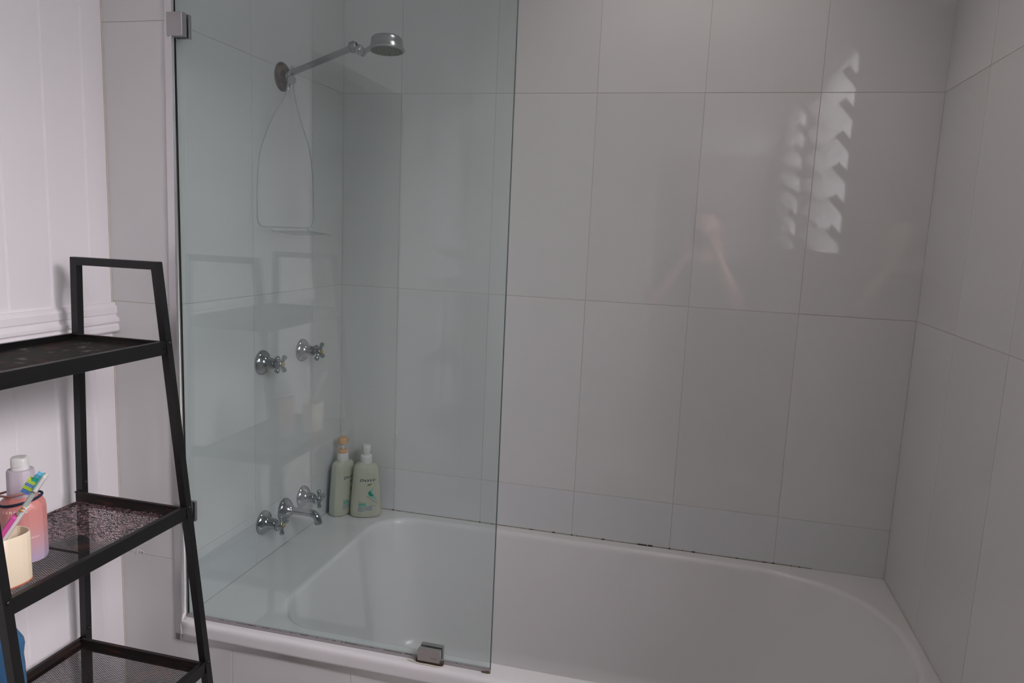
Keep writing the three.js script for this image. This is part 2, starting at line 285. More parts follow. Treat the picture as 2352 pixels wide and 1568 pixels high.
// ---------------------------------------------------------------- glass screen
{
  const t = thing('shower_screen', 'greenish frameless glass shower screen standing on the bath rim', 'shower screen', [0, 0, 0.7735]);
  t.rotation.y = 0.0072;
  const y0 = 0.6075, y1 = 2.06, xe = 0.7445;
  obj('glass_pane', bx(0.0055, xe - 0.0012, y0, y1, -0.003, 0.003), M.glass, t);
  obj('pane_edge', bx(xe - 0.0012, xe, y0, y1, -0.003, 0.003), M.glassEdge, t);
  obj('pane_edge', bx(0.0045, 0.0055, y0, y1, -0.003, 0.003), std([0.26, 0.26, 0.23], 0.4), t);
  const dark = []; for (let x = 0.09; x < xe - 0.02;) { const w = 0.002 + rnd() ** 2 * 0.022, b = y0 - 0.0006 + rnd() * 0.0005; dark.push(bx(x, Math.min(xe, x + w), b, b + 0.0006 + rnd() ** 2 * 0.0014, 0.0031, 0.0036)); x += w * (0.8 + 0.3 * rnd()) + (x < 0.22 ? 0.010 * rnd() : rnd() < 0.15 ? 0.004 : 0); }
  obj('seal_strip', bx(0.004, xe, 0.5998, y0 + 0.0002, -0.0035, 0.0038), std([0.33, 0.31, 0.31], 0.5), t);
  obj('mould_line', dark, M.mould, t);
  obj('mould_line', [new THREE.SphereGeometry(0.005, 10, 6).scale(1.5, 0.5, 0.7).translate(xe - 0.006, 0.6015, 0.005), new THREE.SphereGeometry(0.004, 10, 6).scale(1.3, 0.5, 0.8).translate(xe - 0.014, 0.601, 0.005)], std([0.10, 0.07, 0.045], 0.95), t);
  for (const [x, y] of [[-0.012, 0.836], [0, 1.9005]]) obj('wall_clip', [rb(x + 0.0005, x + 0.0375, y, y + 0.048, 0.0035, 0.0195, 0.001), rb(0.006, x + 0.0375, y, y + 0.048, -0.012, -0.0035, 0.001)], M.steel, t);
  const clip = obj('rim_clip', [rb(0.5845, 0.635, 0.6075, 0.6335, 0.0035, 0.0165, 0.001), rb(0.5845, 0.635, 0.6005, 0.6335, -0.015, -0.0035, 0.001)], std([0.50, 0.47, 0.46], 0.4, { metalness: 0.9, roughnessMap: brush }), t);
  obj('engraved_mark', [tube([[0.615, 0.619, 0.0166], [0.619, 0.6165, 0.0166], [0.624, 0.619, 0.0166]], 0.0005, 12, 5), tube([[0.626, 0.6195, 0.0166], [0.6275, 0.616, 0.0166], [0.6225, 0.6155, 0.0166]], 0.0005, 12, 5)], std([0.16, 0.15, 0.15], 0.6), clip);
  // rubber line and torn sealant under the rim clip
  obj('clip_gasket', bx(0.580, 0.641, 0.6002, 0.6078, 0.003, 0.0135), std([0.06, 0.045, 0.035], 0.9), t);
  obj('torn_sealant', [tube([[0.560, 0.6008, 0.010], [0.572, 0.6022, 0.0145], [0.59, 0.6010, 0.0165], [0.61, 0.6016, 0.0172], [0.635, 0.6009, 0.0165], [0.648, 0.6006, 0.012]], 0.0016, 30, 6)], std([0.66, 0.60, 0.50], 0.6), t);
  obj('sealant_bead', [tube([[0.0028, y1, 0.007], [0.0026, 1.7, 0.007], [0.0029, 1.2, 0.007], [0.0027, 0.75, 0.007], [0.0018, 0.63, 0.0085], [0.0022, 0.612, 0.010], [-0.0012, 0.602, 0.0145], [-0.0015, 0.59, 0.0175], [0.0002, 0.566, 0.0185]], 0.0027, 90, 8)], M.silicone, t);
}

// ---------------------------------------------------------------- taps, spout, shower
const outX = (g) => g.rotateZ(-Math.PI / 2);       // lathe axis y -> +x, out of the end wall
function makeTap(name, label, group, y, z, turn, button) {
  const t = thing(name, label, 'tap', [0, y, z], group);
  obj('flange', outX(lathe([[0.0335, 0], [0.0335, 0.003], [0.0325, 0.006], [0.029, 0.011], [0.0225, 0.0155], [0.0180, 0.0195], [0.0162, 0.024], [0.0135, 0.039], [0.0115, 0.0415], [0.008, 0.042]], 48)), M.chrome, t);
  obj('spindle', outX(lathe([[0.0085, 0.041], [0.0085, 0.0445], [0.0065, 0.0455], [0.0075, 0.048], [0.0085, 0.0505], [0.0065, 0.054]], 24)), M.dullChrome, t);
  const arms = [outX(lathe([[0.007, 0.051], [0.0105, 0.053], [0.0118, 0.057], [0.0105, 0.0615], [0.008, 0.063]], 24))];
  for (let k = 0; k < 4; k++) { const g = lathe([[0.0048, 0.006], [0.0050, 0.012], [0.0058, 0.018], [0.0070, 0.0235], [0.0066, 0.0268], [0.0042, 0.0288], [0, 0.0295]], 16); g.translate(0, 0, 0); g.rotateX(turn + k * Math.PI / 2); g.translate(0.057, 0, 0); arms.push(g); }
  const h = obj('cross_handle', arms, M.chrome, t);
  obj('button', outX(lathe([[0.0068, 0.0625], [0.0068, 0.0655], [0.005, 0.0672], [0, 0.0675]], 20)), button, h);
  return t;
}
makeTap('shower_tap', 'chrome cross-handle tap at mid height on the shower end wall, nearer the glass', 'taps on the shower end wall', 1.157, 0.4566, 0.70, M.brass);
makeTap('shower_tap', 'chrome cross-handle tap at mid height on the shower end wall, nearer the corner', 'taps on the shower end wall', 1.1605, 0.2506, 0.88, M.brass);
makeTap('bath_tap', 'chrome cross-handle tap left of the bath spout, low above the rim', 'taps on the shower end wall', 0.7085, 0.4564, 0.08, M.brass);
makeTap('bath_tap', 'chrome cross-handle tap right of the bath spout, beside the pump bottles', 'taps on the shower end wall', 0.7098, 0.2478, 0.06, M.dullChrome);
{
  const t = thing('bath_spout', 'chrome bath spout with a turned-down tip between the two low taps', 'spout', [0, 0.7065, 0.3501]);
  obj('flange', outX(lathe([[0.0335, 0], [0.0335, 0.003], [0.0325, 0.007], [0.029, 0.0115], [0.022, 0.017], [0.0165, 0.022], [0.0135, 0.028], [0.012, 0.03]], 48)), M.chrome, t);
  obj('spout_pipe', [tube([[0.015, 0, 0], [0.05, 0.0005, 0], [0.085, 0.0, 0], [0.099, -0.003, 0], [0.1065, -0.0105, 0], [0.110, -0.024, 0]], 0.0108, 60, 24, false, 0.5)], M.chrome, t);
  obj('nozzle', new THREE.CylinderGeometry(0.0112, 0.0112, 0.006, 24).rotateZ(0.18).translate(0.1103, -0.0255, 0), M.dullChrome, t);
}
{
  const t = thing('shower', 'chrome shower arm with round rose, rising from a stained wall flange', 'shower', [0, 1.9105, 0.3512]);
  const fl = texture(128, 128, (u, v) => { const a = fbm(u * 2, v, 4, 4, 2), k = 0.30 + 0.25 * a, r = Math.max(0, Math.min(1, 0.55 + a * 2)); return [k * (1 + 0.35 * r), k * (1 + 0.12 * r), k]; });
  obj('flange', outX(lathe([[0.0375, 0], [0.0375, 0.002], [0.035, 0.006], [0.028, 0.011], [0.018, 0.0145], [0.012, 0.0165]], 48)), std([1, 1, 1], 0.45, { map: fl, metalness: 0.55 }), t);
  obj('socket', outX(lathe([[0.0135, 0.010], [0.0135, 0.024], [0.011, 0.028], [0.004, 0.030]], 24)), M.dullChrome, t);
  obj('arm_pipe', bar([0.016, 0.006, 0], [0.205, 0.0712, 0], 0.0078, 20), M.dullChrome, t);
  obj('side_knob', [bar([0.024, -0.004, 0.0], [0.036, -0.010, 0.016], 0.008), bar([0.036, -0.010, 0.016], [0.043, -0.0135, 0.024], 0.0115, 24)], M.dullChrome, t);
  obj('rod', bar([0.022, 0.0, 0.006], [0.020, -0.034, 0.004], 0.0028), M.dullChrome, t);
  const dir = V(0.19, 0.0655, 0).normalize();
  const q = new THREE.Quaternion().setFromUnitVectors(V(0, 1, 0), dir);
  const nut = lathe([[0.0085, 0], [0.0135, 0.001], [0.0145, 0.004], [0.0145, 0.016], [0.0125, 0.019], [0.010, 0.020]], 6).applyQuaternion(q).translate(0.197, 0.0688, 0);
  obj('swivel_nut', [nut.toNonIndexed()], M.dullChrome, t);
  obj('swivel_joint', [new THREE.SphereGeometry(0.0125, 24, 16).translate(0.221, 0.066, 0), bar([0.221, 0.066, 0], [0.236, 0.0565, 0], 0.0105)], M.chrome, t);
  obj('rose_neck', [tube([[0.228, 0.0605, 0], [0.240, 0.063, 0], [0.252, 0.0685, 0.001], [0.268, 0.073, 0.002]], 0.0062, 20, 12)], M.dullChrome, t);
  const head = obj('rose', lathe([[0, 0.031], [0.026, 0.0305], [0.036, 0.0275], [0.0405, 0.022], [0.0415, 0.010], [0.0425, 0.002], [0.0465, -0.006], [0.047, -0.010], [0.0445, -0.0125], [0.042, -0.012]], 48), M.dullChrome, t);
  head.position.set(0.2985, 0.0705, 0.002); head.rotation.set(-0.05, 0, 0.03); head.scale.set(0.97, 0.86, 0.97);
  const face = [new THREE.CircleGeometry(0.0425, 40).rotateX(Math.PI / 2).translate(0, -0.0118, 0)];
  for (const [r, n] of [[0.008, 6], [0.017, 12], [0.026, 18], [0.035, 24]]) for (let k = 0; k < n; k++) face.push(new THREE.SphereGeometry(0.0016, 6, 4).translate(r * Math.cos(k / n * 6.2832), -0.0122, r * Math.sin(k / n * 6.2832)));
  obj('spray_face', face, std([0.16, 0.19, 0.14], 0.55), head);
}
{
  const t = thing('shower_caddy', 'thin pale wire shower caddy hanging under the shower arm', 'caddy', [0.03, 1.5, 0.36]);
  const P = (z, y, x = 0) => [x, y - 1.5, z - 0.36];
  obj('hanger_loop', [tube([P(0.372, 1.902), P(0.378, 1.87), P(0.40, 1.84), P(0.438, 1.80), P(0.475, 1.75), P(0.505, 1.69), P(0.515, 1.62), P(0.5165, 1.56), P(0.515, 1.533), P(0.503, 1.5195), P(0.48, 1.517), P(0.38, 1.517), P(0.28, 1.517), P(0.255, 1.519), P(0.241, 1.532), P(0.238, 1.56), P(0.242, 1.66), P(0.262, 1.735), P(0.298, 1.79), P(0.328, 1.84), P(0.343, 1.875), P(0.346, 1.902)], 0.0019, 200, 8)], M.wire, t);
  obj('hook', [tube([P(0.372, 1.900), P(0.371, 1.917, 0.003), P(0.360, 1.9365, 0.006), P(0.348, 1.917, 0.003), P(0.346, 1.900)], 0.0016, 40, 8)], M.wire, t);
  const tr = [];
  for (const [x, y] of [[0.002, 1.507], [0.075, 1.5]]) tr.push(bar(P(0.455, y, x), P(0.27, y, x), 0.0017, 8));
  for (const z of [0.455, 0.27]) tr.push(bar(P(z, 1.507, 0.002), P(z, 1.5, 0.075), 0.0017, 8), bar(P(z, 1.517, 0), P(z, 1.507, 0.002), 0.0017, 8));
  for (let k = 1; k < 5; k++) tr.push(bar(P(0.27 + k * 0.037, 1.5065, 0.002), P(0.27 + k * 0.037, 1.4995, 0.075), 0.0010, 6));
  obj('soap_tray', tr, M.wire, t);
}

// ---------------------------------------------------------------- pump bottles on the bath deck
function doveLabel() {
  const c = document.createElement('canvas'); c.width = c.height = 1024; const g = c.getContext('2d');
  g.fillStyle = '#dcdccb'; g.fillRect(0, 0, 1024, 1024);
  g.fillStyle = '#1d2350'; g.font = 'italic bold 72px serif'; g.textAlign = 'center'; g.save(); g.translate(530, 330); g.rotate(-0.05); g.fillText('Dove', 0, 0); g.restore();
  g.fillStyle = '#7a6a45'; g.beginPath(); g.ellipse(540, 392, 20, 12, -0.5, 0, 7); g.fill(); g.beginPath(); g.moveTo(538, 392); g.quadraticCurveTo(566, 368, 572, 362); g.quadraticCurveTo(570, 392, 546, 400); g.fill();
  g.fillStyle = '#9fd8c8'; g.beginPath(); g.moveTo(600, 450); g.quadraticCurveTo(510, 500, 540, 610); g.quadraticCurveTo(600, 660, 640, 730); g.quadraticCurveTo(620, 600, 570, 560); g.quadraticCurveTo(570, 500, 600, 450); g.fill();
  g.fillStyle = '#12a487'; g.beginPath(); g.moveTo(548, 500); g.quadraticCurveTo(505, 560, 560, 615); g.quadraticCurveTo(610, 600, 566, 560); g.quadraticCurveTo(560, 530, 548, 500); g.fill();
  g.strokeStyle = '#6f7f7a'; g.lineWidth = 6; g.beginPath(); g.moveTo(520, 600); g.quadraticCurveTo(570, 700, 640, 760); g.stroke();
  g.fillStyle = '#b9a9a0'; g.fillRect(440, 715, 54, 10); g.fillStyle = '#7fc3b6'; g.fillRect(444, 738, 70, 60);
  g.fillStyle = '#b4bcc4'; g.fillRect(440, 806, 130, 76); g.fillStyle = '#8f9a9a'; g.fillRect(520, 792, 96, 8); g.fillStyle = '#9aa5aa'; g.fillRect(440, 890, 60, 12);
  const t = new THREE.CanvasTexture(c); t.colorSpace = THREE.SRGBColorSpace; return t;
}
const doveMap = doveLabel();
function pumpBottle(label, pos, turn, headMat, open) {
  const t = thing('pump_bottle', label, 'bottle', pos, 'pump bottles on the bath deck'); t.rotation.y = turn; t.scale.set(1.06, 1.12, 1.06);
  obj('bottle_body', loft([{ y: 0, a: 0.036, b: 0.019, n: 2.4 }, { y: 0.002, a: 0.0435, b: 0.0235, n: 2.4 }, { y: 0.008, a: 0.047, b: 0.026, n: 2.4 }, { y: 0.03, a: 0.047, b: 0.027, n: 2.4 }, { y: 0.09, a: 0.042, b: 0.026, n: 2.4 }, { y: 0.13, a: 0.0385, b: 0.0245, n: 2.4 }, { y: 0.147, a: 0.0365, b: 0.023, n: 2.4 }, { y: 0.154, a: 0.0325, b: 0.020, n: 2.3 }, { y: 0.158, a: 0.025, b: 0.016, n: 2.2 }, { y: 0.160, a: 0.016, b: 0.0145, n: 2 }], 64), std([0.74, 0.73, 0.70], 0.38, { map: doveMap }), t);
  obj('collar', lathe([[0.0175, 0.158], [0.0178, 0.164], [0.0172, 0.178], [0.0150, 0.181], [0.008, 0.182]], 32), M.white, t);
  if (open) {
    obj('pump_ring', lathe([[0.0145, 0.180], [0.0155, 0.183], [0.0150, 0.1885], [0.012, 0.191], [0.005, 0.192]], 28), headMat, t);
    obj('pump_stem', lathe([[0.004, 0.19], [0.0042, 0.208]], 16), M.white, t);
    const h = obj('pump_head', [loft([{ y: 0.206, a: 0.010, b: 0.010 }, { y: 0.2085, a: 0.0145, b: 0.0145 }, { y: 0.222, a: 0.0155, b: 0.0155 }, { y: 0.2255, a: 0.014, b: 0.014 }, { y: 0.227, a: 0.008, b: 0.008 }], 28), tube([[0.005, 0.217, 0], [0.018, 0.217, 0], [0.028, 0.2145, 0]], 0.0055, 14, 10)], headMat, t);
    h.rotation.y = 0.99;
  } else {
    obj('pump_head', [loft([{ y: 0.181, a: 0.010, b: 0.010 }, { y: 0.190, a: 0.0115, b: 0.0115 }, { y: 0.196, a: 0.0135, b: 0.0135 }, { y: 0.207, a: 0.0142, b: 0.0142 }, { y: 0.211, a: 0.0125, b: 0.0125 }, { y: 0.2125, a: 0.007, b: 0.007 }], 28), tube([[0.004, 0.204, 0], [0.016, 0.204, 0], [0.024, 0.201, 0]], 0.005, 14, 10)], headMat, t).rotation.y = 1.62;
  }
}
pumpBottle('white pump bottle with a raised orange pump head, in the corner behind the spout', [0.047, 0.601, 0.075], 1.25, std([0.72, 0.43, 0.25], 0.4), true);
pumpBottle('cream pump bottle with a white pump, its label facing the room', [0.127, 0.601, 0.070], 0.42, M.white, false);

// ---------------------------------------------------------------- black mesh shelf unit against the board wall
const LB = (y) => -0.111 - 0.0220 * (1.442 - y);       // back leg, outer side
const LFx = (y) => 0.0921 + 0.1101 * (1.442 - y);      // front leg, outer side
{
  const t = thing('shelf_unit', 'black metal ladder shelf with rusty mesh tiers, beside the board wall', 'shelf', [0, FL, 1.14]);
  const oy = -FL, oz = -1.14, w = 0.0152;
  const zs = [[0.935, 0.9502], [1.3398, 1.355]];
  const leg = (x0t, x1t, x0b, x1b, z0, z1) => { // a slanting square tube
    const g = bx(-0.5, 0.5, 0, 1, z0, z1), p = g.attributes.position, top = 1.442, bot = FL;
    for (let i = 0; i < p.count; i++) { const up = p.getY(i) > 0.5, r = p.getX(i) > 0; p.setXYZ(i, up ? (r ? x1t : x0t) : (r ? x1b : x0b), (up ? top : bot) + oy, p.getZ(i) + oz); } g.computeVertexNormals(); return g;
  };
  for (const [z0, z1] of zs) {
    obj('leg', leg(LB(1.442), LB(1.442) + w, LB(FL), LB(FL) + w, z0, z1), M.black, t);
    obj('leg', leg(LFx(1.442) - w, LFx(1.442), LFx(FL) - w, LFx(FL), z0, z1), M.black, t);
    obj('top_bar', rb(LB(1.442) - 0.0002, LFx(1.442) + 0.0002, 1.4415 - 0.0145 + oy, 1.4428 + oy, z0 - 0.0002 + oz, z1 + 0.0002 + oz, 0.0012), M.black, t);
  }
  const tiers = [1.2892, 0.9545, 0.6235, 0.292];
  tiers.forEach((yt, k) => {
    const x0 = LB(yt) + 0.0005, x1 = LFx(yt), z0 = 0.9506, z1 = 1.3394, h = 0.0265, ym = yt - [0.012, 0.0238, 0.0185, 0.0185][k], back = k === 1 ? 0.004 : h;
    const s = obj('shelf_frame', [rb(x1 - 0.0035, x1, yt - h + oy, yt + oy, z0 + oz, z1 + oz, 0.0012), bx(x1 - 0.010, x1 - 0.001, yt - 0.0015 + oy, yt + 0.0002 + oy, z0 + 0.001 + oz, z1 - 0.001 + oz)], M.black, t);
    if (k === 0) s.userData.label = 'top tier of the shelf with rust at its far corner'; if (k === 1) s.userData.label = 'middle tier carrying the bottle and the cup';
    obj('rail', [rb(x0, x0 + 0.003, yt - h + oy, yt - h + back + oy, z0 + oz, z1 + oz, 0.001), ...(k === 1 ? [] : [bx(x0 + 0.001, x0 + 0.0085, yt - 0.0015 + oy, yt + 0.0001 + oy, z0 + 0.001 + oz, z1 - 0.001 + oz)])], k ? M.rusty : M.black, s);
    obj('rail', [rb(x0, x1, yt - h + oy, yt + oy, z0 + oz, z0 + 0.003 + oz, 0.001), bx(x0 + 0.002, x1 - 0.002, yt - 0.0015 + oy, yt + 0.0001 + oy, z0 + 0.001 + oz, z0 + 0.0075 + oz)], M.rusty, s);
    obj('rail', [rb(x0, x1, yt - h + oy, yt + oy, z1 - 0.003 + oz, z1 + oz, 0.001)], M.black, s);
    obj('rail', [bx(x0 + 0.002, x0 + 0.012, ym - 0.0026 + oy, ym - 0.0012 + oy, z0 + oz, z1 + oz), ...(k ? [bx(x1 - 0.013, x1 - 0.002, ym - 0.0026 + oy, ym - 0.0012 + oy, z0 + oz, z1 + oz)] : []), bx(x0, x1, ym - 0.0026 + oy, ym - 0.0012 + oy, z0 + oz, z0 + 0.012 + oz), bx(x0 + 0.01, x1 - 0.01, ym - 0.0035 + oy, ym - 0.0013 + oy, 1.139 + oz, 1.143 + oz)], M.rusty, s);
    // expanded metal: two crossing families of strands; the middle tier is caked and bent towards its far end
    const clear = [], caked = [], tn = Math.tan(0.44), mx0 = x0 + 0.003, mx1 = x1 - 0.004, mz0 = z0 + 0.003, mz1 = z1 - 0.003, pitch = k === 0 ? 0.0030 : 0.0036;
    for (const d of [1, -1]) for (let c = mz0 - tn * (mx1 - mx0); c < mz1 + tn * (mx1 - mx0); c += pitch) {
      // z = c + d * tn * (x - mx0)
      let a = mx0, b = mx1; const zOf = (x) => c + d * tn * (x - mx0), xOf = (z) => mx0 + (z - c) / (d * tn);
      const lo = Math.min(xOf(mz0), xOf(mz1)), hi = Math.max(xOf(mz0), xOf(mz1)); a = Math.max(a, lo); b = Math.min(b, hi); if (b - a < 0.002) continue;
      if (k === 1) {
        const n = Math.max(2, Math.round((b - a) / 0.004)); const P = [];
        for (let i = 0; i <= n; i++) {
          const x = a + (b - a) * i / n, z = zOf(x), edge = 1.115 + 0.06 * noise.noise(x * 14, z * 9, 2) - 0.35 * (x - 0.02), m = z < edge && x < mx1 - 0.004 && !(z < 0.975 && x > 0.09) ? Math.min(1, (edge - z) / 0.03) : 0;
          P.push([x, ym + m * (0.0016 + 0.0034 * noise.noise(x * 190, z * 230, d * 3)), z + m * 0.0026 * noise.noise(x * 240, z * 170, 7 + d), m]);
        }
        for (let i = 0; i < n; i++) { const A = P[i], B = P[i + 1], m = (A[3] + B[3]) / 2; (m > 0.4 ? caked : clear).push(strand(A, B, m > 0.4 ? 0.0011 : 0.0007, oy, oz)); }
      } else clear.push(strand([a, ym, zOf(a)], [b, ym, zOf(b)], k === 0 ? 0.0014 : 0.00066, oy, oz));
    }
    const mesh = obj('mesh_panel', clear, k ? M.rusty : M.dusty, s); mesh.userData.kind = 'stuff';
    if (caked.length) { const q = obj('caked_mesh', caked, M.caked, s); q.userData.kind = 'stuff'; q.userData.label = 'dirt-caked purplish mesh at the far end'; }
  });
  function strand(A, B, w, dy, dz) {
    const dx = B[0] - A[0], dd = B[2] - A[2], L = Math.hypot(dx, dd), nx = -dd / L * w / 2, nz = dx / L * w / 2, h = 0.00045;
    const P = [[A[0] - nx, A[1], A[2] - nz], [A[0] + nx, A[1], A[2] + nz], [B[0] + nx, B[1], B[2] + nz], [B[0] - nx, B[1], B[2] - nz]], pos = [], uv = [];
    const quad = (a, b, c, d) => { for (const q of [a, b, c, a, c, d]) { pos.push(q[0], q[1] + dy, q[2] + dz); uv.push(q[0] * 4, q[2] * 4); } };
    const D = P.map(([x, y, z]) => [x, y - h, z]);
    quad(P[0], P[1], P[2], P[3]); quad(D[3], D[2], D[1], D[0]); quad(P[1], D[1], D[2], P[2]); quad(P[3], D[3], D[0], P[0]);
    const g = new THREE.BufferGeometry(); g.setAttribute('position', new THREE.Float32BufferAttribute(pos, 3)); g.setAttribute('uv', new THREE.Float32BufferAttribute(uv, 2)); g.computeVertexNormals(); return g;
  }
  for (const yt of tiers) for (const [z0] of zs) {
    obj('bolt', new THREE.SphereGeometry(0.0042, 12, 8).scale(0.75, 1, 1).translate(LFx(yt - 0.004), yt - 0.004 + oy, z0 + 0.007 + oz), M.black, t);
    if (yt < 1.2) obj('bolt', new THREE.SphereGeometry(0.0042, 12, 8).scale(0.75, 1, 1).translate(LB(yt + 0.016) + w, yt + 0.018 + oy, z0 + 0.007 + oz), M.black, t);
  }
}

// ---------------------------------------------------------------- things on the shelf
const YM = 0.9309;
{
  const c = document.createElement('canvas'); c.width = c.height = 1024; const g = c.getContext('2d');
  const gr = g.createLinearGradient(0, 0, 0, 1024); gr.addColorStop(0, '#cb827b'); gr.addColorStop(0.42, '#cf908b'); gr.addColorStop(0.70, '#cba1a9'); gr.addColorStop(0.9, '#c2aec4'); gr.addColorStop(1, '#c0b0c9');
  g.fillStyle = gr; g.fillRect(0, 0, 1024, 1024); g.fillStyle = '#f3dcd6'; g.textAlign = 'center';
  g.save(); g.scale(0.55, 1); g.font = 'bold 58px sans-serif'; g.fillText('L A N E I G E', 512 / 0.55, 205);
  g.font = '34px sans-serif'; g.fillText('COMFORT', 640 / 0.55, 620); g.restore();
  const map = new THREE.CanvasTexture(c); map.colorSpace = THREE.SRGBColorSpace;
  const t = thing('toner_bottle', 'frosted coral and lilac bottle with a white cap, behind the toothbrush cup', 'bottle', [0.006, YM, 1.190]); t.rotation.y = 0.46;
  obj('bottle_body', loft([{ y: 0, a: 0.028, b: 0.025 }, { y: 0.002, a: 0.0335, b: 0.0305 }, { y: 0.008, a: 0.0355, b: 0.0325 }, { y: 0.06, a: 0.0355, b: 0.0325 }, { y: 0.092, a: 0.0355, b: 0.0325 }, { y: 0.101, a: 0.0345, b: 0.0315 }, { y: 0.108, a: 0.0305, b: 0.028 }, { y: 0.113, a: 0.0245, b: 0.0235 }, { y: 0.116, a: 0.021, b: 0.021 }], 56), std([1, 1, 1], 0.4, { map }), t);
  obj('frosted_cap', loft([{ y: 0.114, a: 0.0205, b: 0.0205 }, { y: 0.118, a: 0.0212, b: 0.0212 }, { y: 0.158, a: 0.0206, b: 0.0206 }, { y: 0.161, a: 0.0195, b: 0.0195 }, { y: 0.162, a: 0.016, b: 0.016 }], 40), new THREE.MeshPhysicalMaterial({ color: col(0.72, 0.66, 0.72), roughness: 0.5, transmission: 0.35, thickness: 0 }), t);
  obj('flip_cap', [loft([{ y: 0.160, a: 0.0128, b: 0.0128 }, { y: 0.163, a: 0.0135, b: 0.0135 }, { y: 0.176, a: 0.0135, b: 0.0135 }, { y: 0.1815, a: 0.0130, b: 0.0130 }, { y: 0.183, a: 0.0115, b: 0.0115 }, { y: 0.1835, a: 0.007, b: 0.007 }], 36), bx(-0.006, 0.006, 0.169, 0.171, 0.0125, 0.0142)], M.white, t);
}
{
  const navy = std([0.012, 0.018, 0.045], 0.8), rose = std([0.42, 0.20, 0.17], 0.8);
  const a = obj('hair_tie', new THREE.TorusGeometry(0.0325, 0.0022, 10, 48).rotateX(Math.PI / 2).scale(1, 1, 0.95), navy); a.position.set(0.0055, YM + 0.1085, 1.1915); a.rotation.set(0.10, 0, 0.16);
  tag(a, 'navy blue hair tie looped round the coral bottle shoulder', 'hair tie', 'hair ties on the coral bottle');
  const b = obj('hair_tie', tube([[0.026, 0.008, -0.012], [0.0225, 0.004, 0.010], [0.004, 0.0, 0.0245], [-0.022, -0.005, 0.018], [-0.040, -0.008, 0.012], [-0.034, -0.006, -0.002], [-0.010, 0.001, -0.0235], [0.012, 0.006, -0.024]], 0.0019, 80, 8, true), rose); b.position.set(0.0055, YM + 0.1215, 1.1915);
  tag(b, 'pinkish brown hair tie stretched across the coral bottle above the navy one', 'hair tie', 'hair ties on the coral bottle');
}
{
  const t = thing('toothbrush_cup', 'cream oval toothbrush cup with an orange-stained base on the middle tier', 'cup', [0.057, YM, 1.271]); t.rotation.y = -0.18;
  const A = 0.027, B = 0.036;
  obj('cup_body', loft([{ y: 0.0012, a: A - 0.003, b: B - 0.003, n: 2.5 }, { y: 0.003, a: A, b: B, n: 2.5 }, { y: 0.0825, a: A + 0.0002, b: B + 0.0002, n: 2.5 }, { y: 0.084, a: A - 0.0008, b: B - 0.0008, n: 2.5 }, { y: 0.0835, a: A - 0.0022, b: B - 0.0022, n: 2.5 }, { y: 0.0805, a: A - 0.0026, b: B - 0.0026, n: 2.5 }, { y: 0.006, a: A - 0.004, b: B - 0.004, n: 2.5 }], 64), std([0.80, 0.68, 0.50], 0.42), t);
  obj('base_stain', loft([{ y: 0, a: A - 0.002, b: B - 0.002, n: 2.5 }, { y: 0.0005, a: A + 0.0003, b: B + 0.0003, n: 2.5 }, { y: 0.0028, a: A + 0.0003, b: B + 0.0003, n: 2.5 }, { y: 0.003, a: A - 0.001, b: B - 0.001, n: 2.5 }], 64), std([0.55, 0.15, 0.07], 0.8), t);
  // toothbrush leaning out of the cup towards the far end
  const b = thing('toothbrush', 'pink, white and clear toothbrush with a green and blue bristled head, leaning in the cup', 'toothbrush', [0.057, YM, 1.271]);
  const clear = new THREE.MeshPhysicalMaterial({ color: col(0.62, 0.72, 0.66), roughness: 0.25, transmission: 0.35, thickness: 0 });
  const Q = new THREE.Quaternion();
  const X = V(0.445, 0.82, -0.285).normalize(), Yd = V(-0.70, 0.55, 0.46); Yd.addScaledVector(X, -Yd.dot(X)).normalize(); const Zd = X.clone().cross(Yd);
  Q.setFromRotationMatrix(new THREE.Matrix4().makeBasis(X, Yd, Zd)); b.quaternion.copy(Q); b.scale.set(1, 1.12, 1.3); b.position.set(0.0275, YM + 0.022, 1.292);
  // along local x: handle 0..0.12, neck, head to 0.185; bristles towards +y
  const slab = (x0, x1, y0, y1, w0, w1) => { const g = new RoundedBoxGeometry(x1 - x0, y1 - y0, 1, 3, Math.min(0.0022, (y1 - y0) / 2.2)); const p = g.attributes.position; for (let i = 0; i < p.count; i++) { const f = p.getX(i) / (x1 - x0) + 0.5; p.setZ(i, p.getZ(i) * 2 * (w0 + (w1 - w0) * f) / 2); } return g.translate((x0 + x1) / 2, (y0 + y1) / 2, 0); };
  obj('grip', slab(0, 0.108, 0.0005, 0.0075, 0.010, 0.0125), std([0.72, 0.10, 0.38], 0.4), b);
  obj('handle', slab(0, 0.128, -0.0045, 0.0015, 0.0105, 0.0085), M.white, b);
  obj('inlay', [slab(0.098, 0.116, 0.0005, 0.0045, 0.005, 0.004), slab(0.119, 0.1215, -0.002, 0.0035, 0.0092, 0.0090), slab(0.1245, 0.127, -0.002, 0.0035, 0.0088, 0.0086)], std([0.80, 0.32, 0.03], 0.4), b);
  obj('neck', slab(0.110, 0.162, -0.0025, 0.0042, 0.0065, 0.0085), clear, b);
  obj('head', slab(0.156, 0.187, -0.002, 0.004, 0.0115, 0.0125), M.white, b);
  obj('head_pad', slab(0.160, 0.186, 0.0035, 0.0058, 0.0115, 0.0110), std([0.10, 0.50, 0.42], 0.4), b);
  const brs = (x0, x1, y1, c) => { const g = []; for (let x = x0; x < x1; x += 0.0022) for (let z = -0.0045; z <= 0.0046; z += 0.0022) g.push(new THREE.CylinderGeometry(0.0009, 0.0008, y1 - 0.005, 6).translate(x, (y1 + 0.005) / 2, z)); const m = obj('bristles', g, std(c, 0.6), b); m.userData.kind = 'stuff'; };
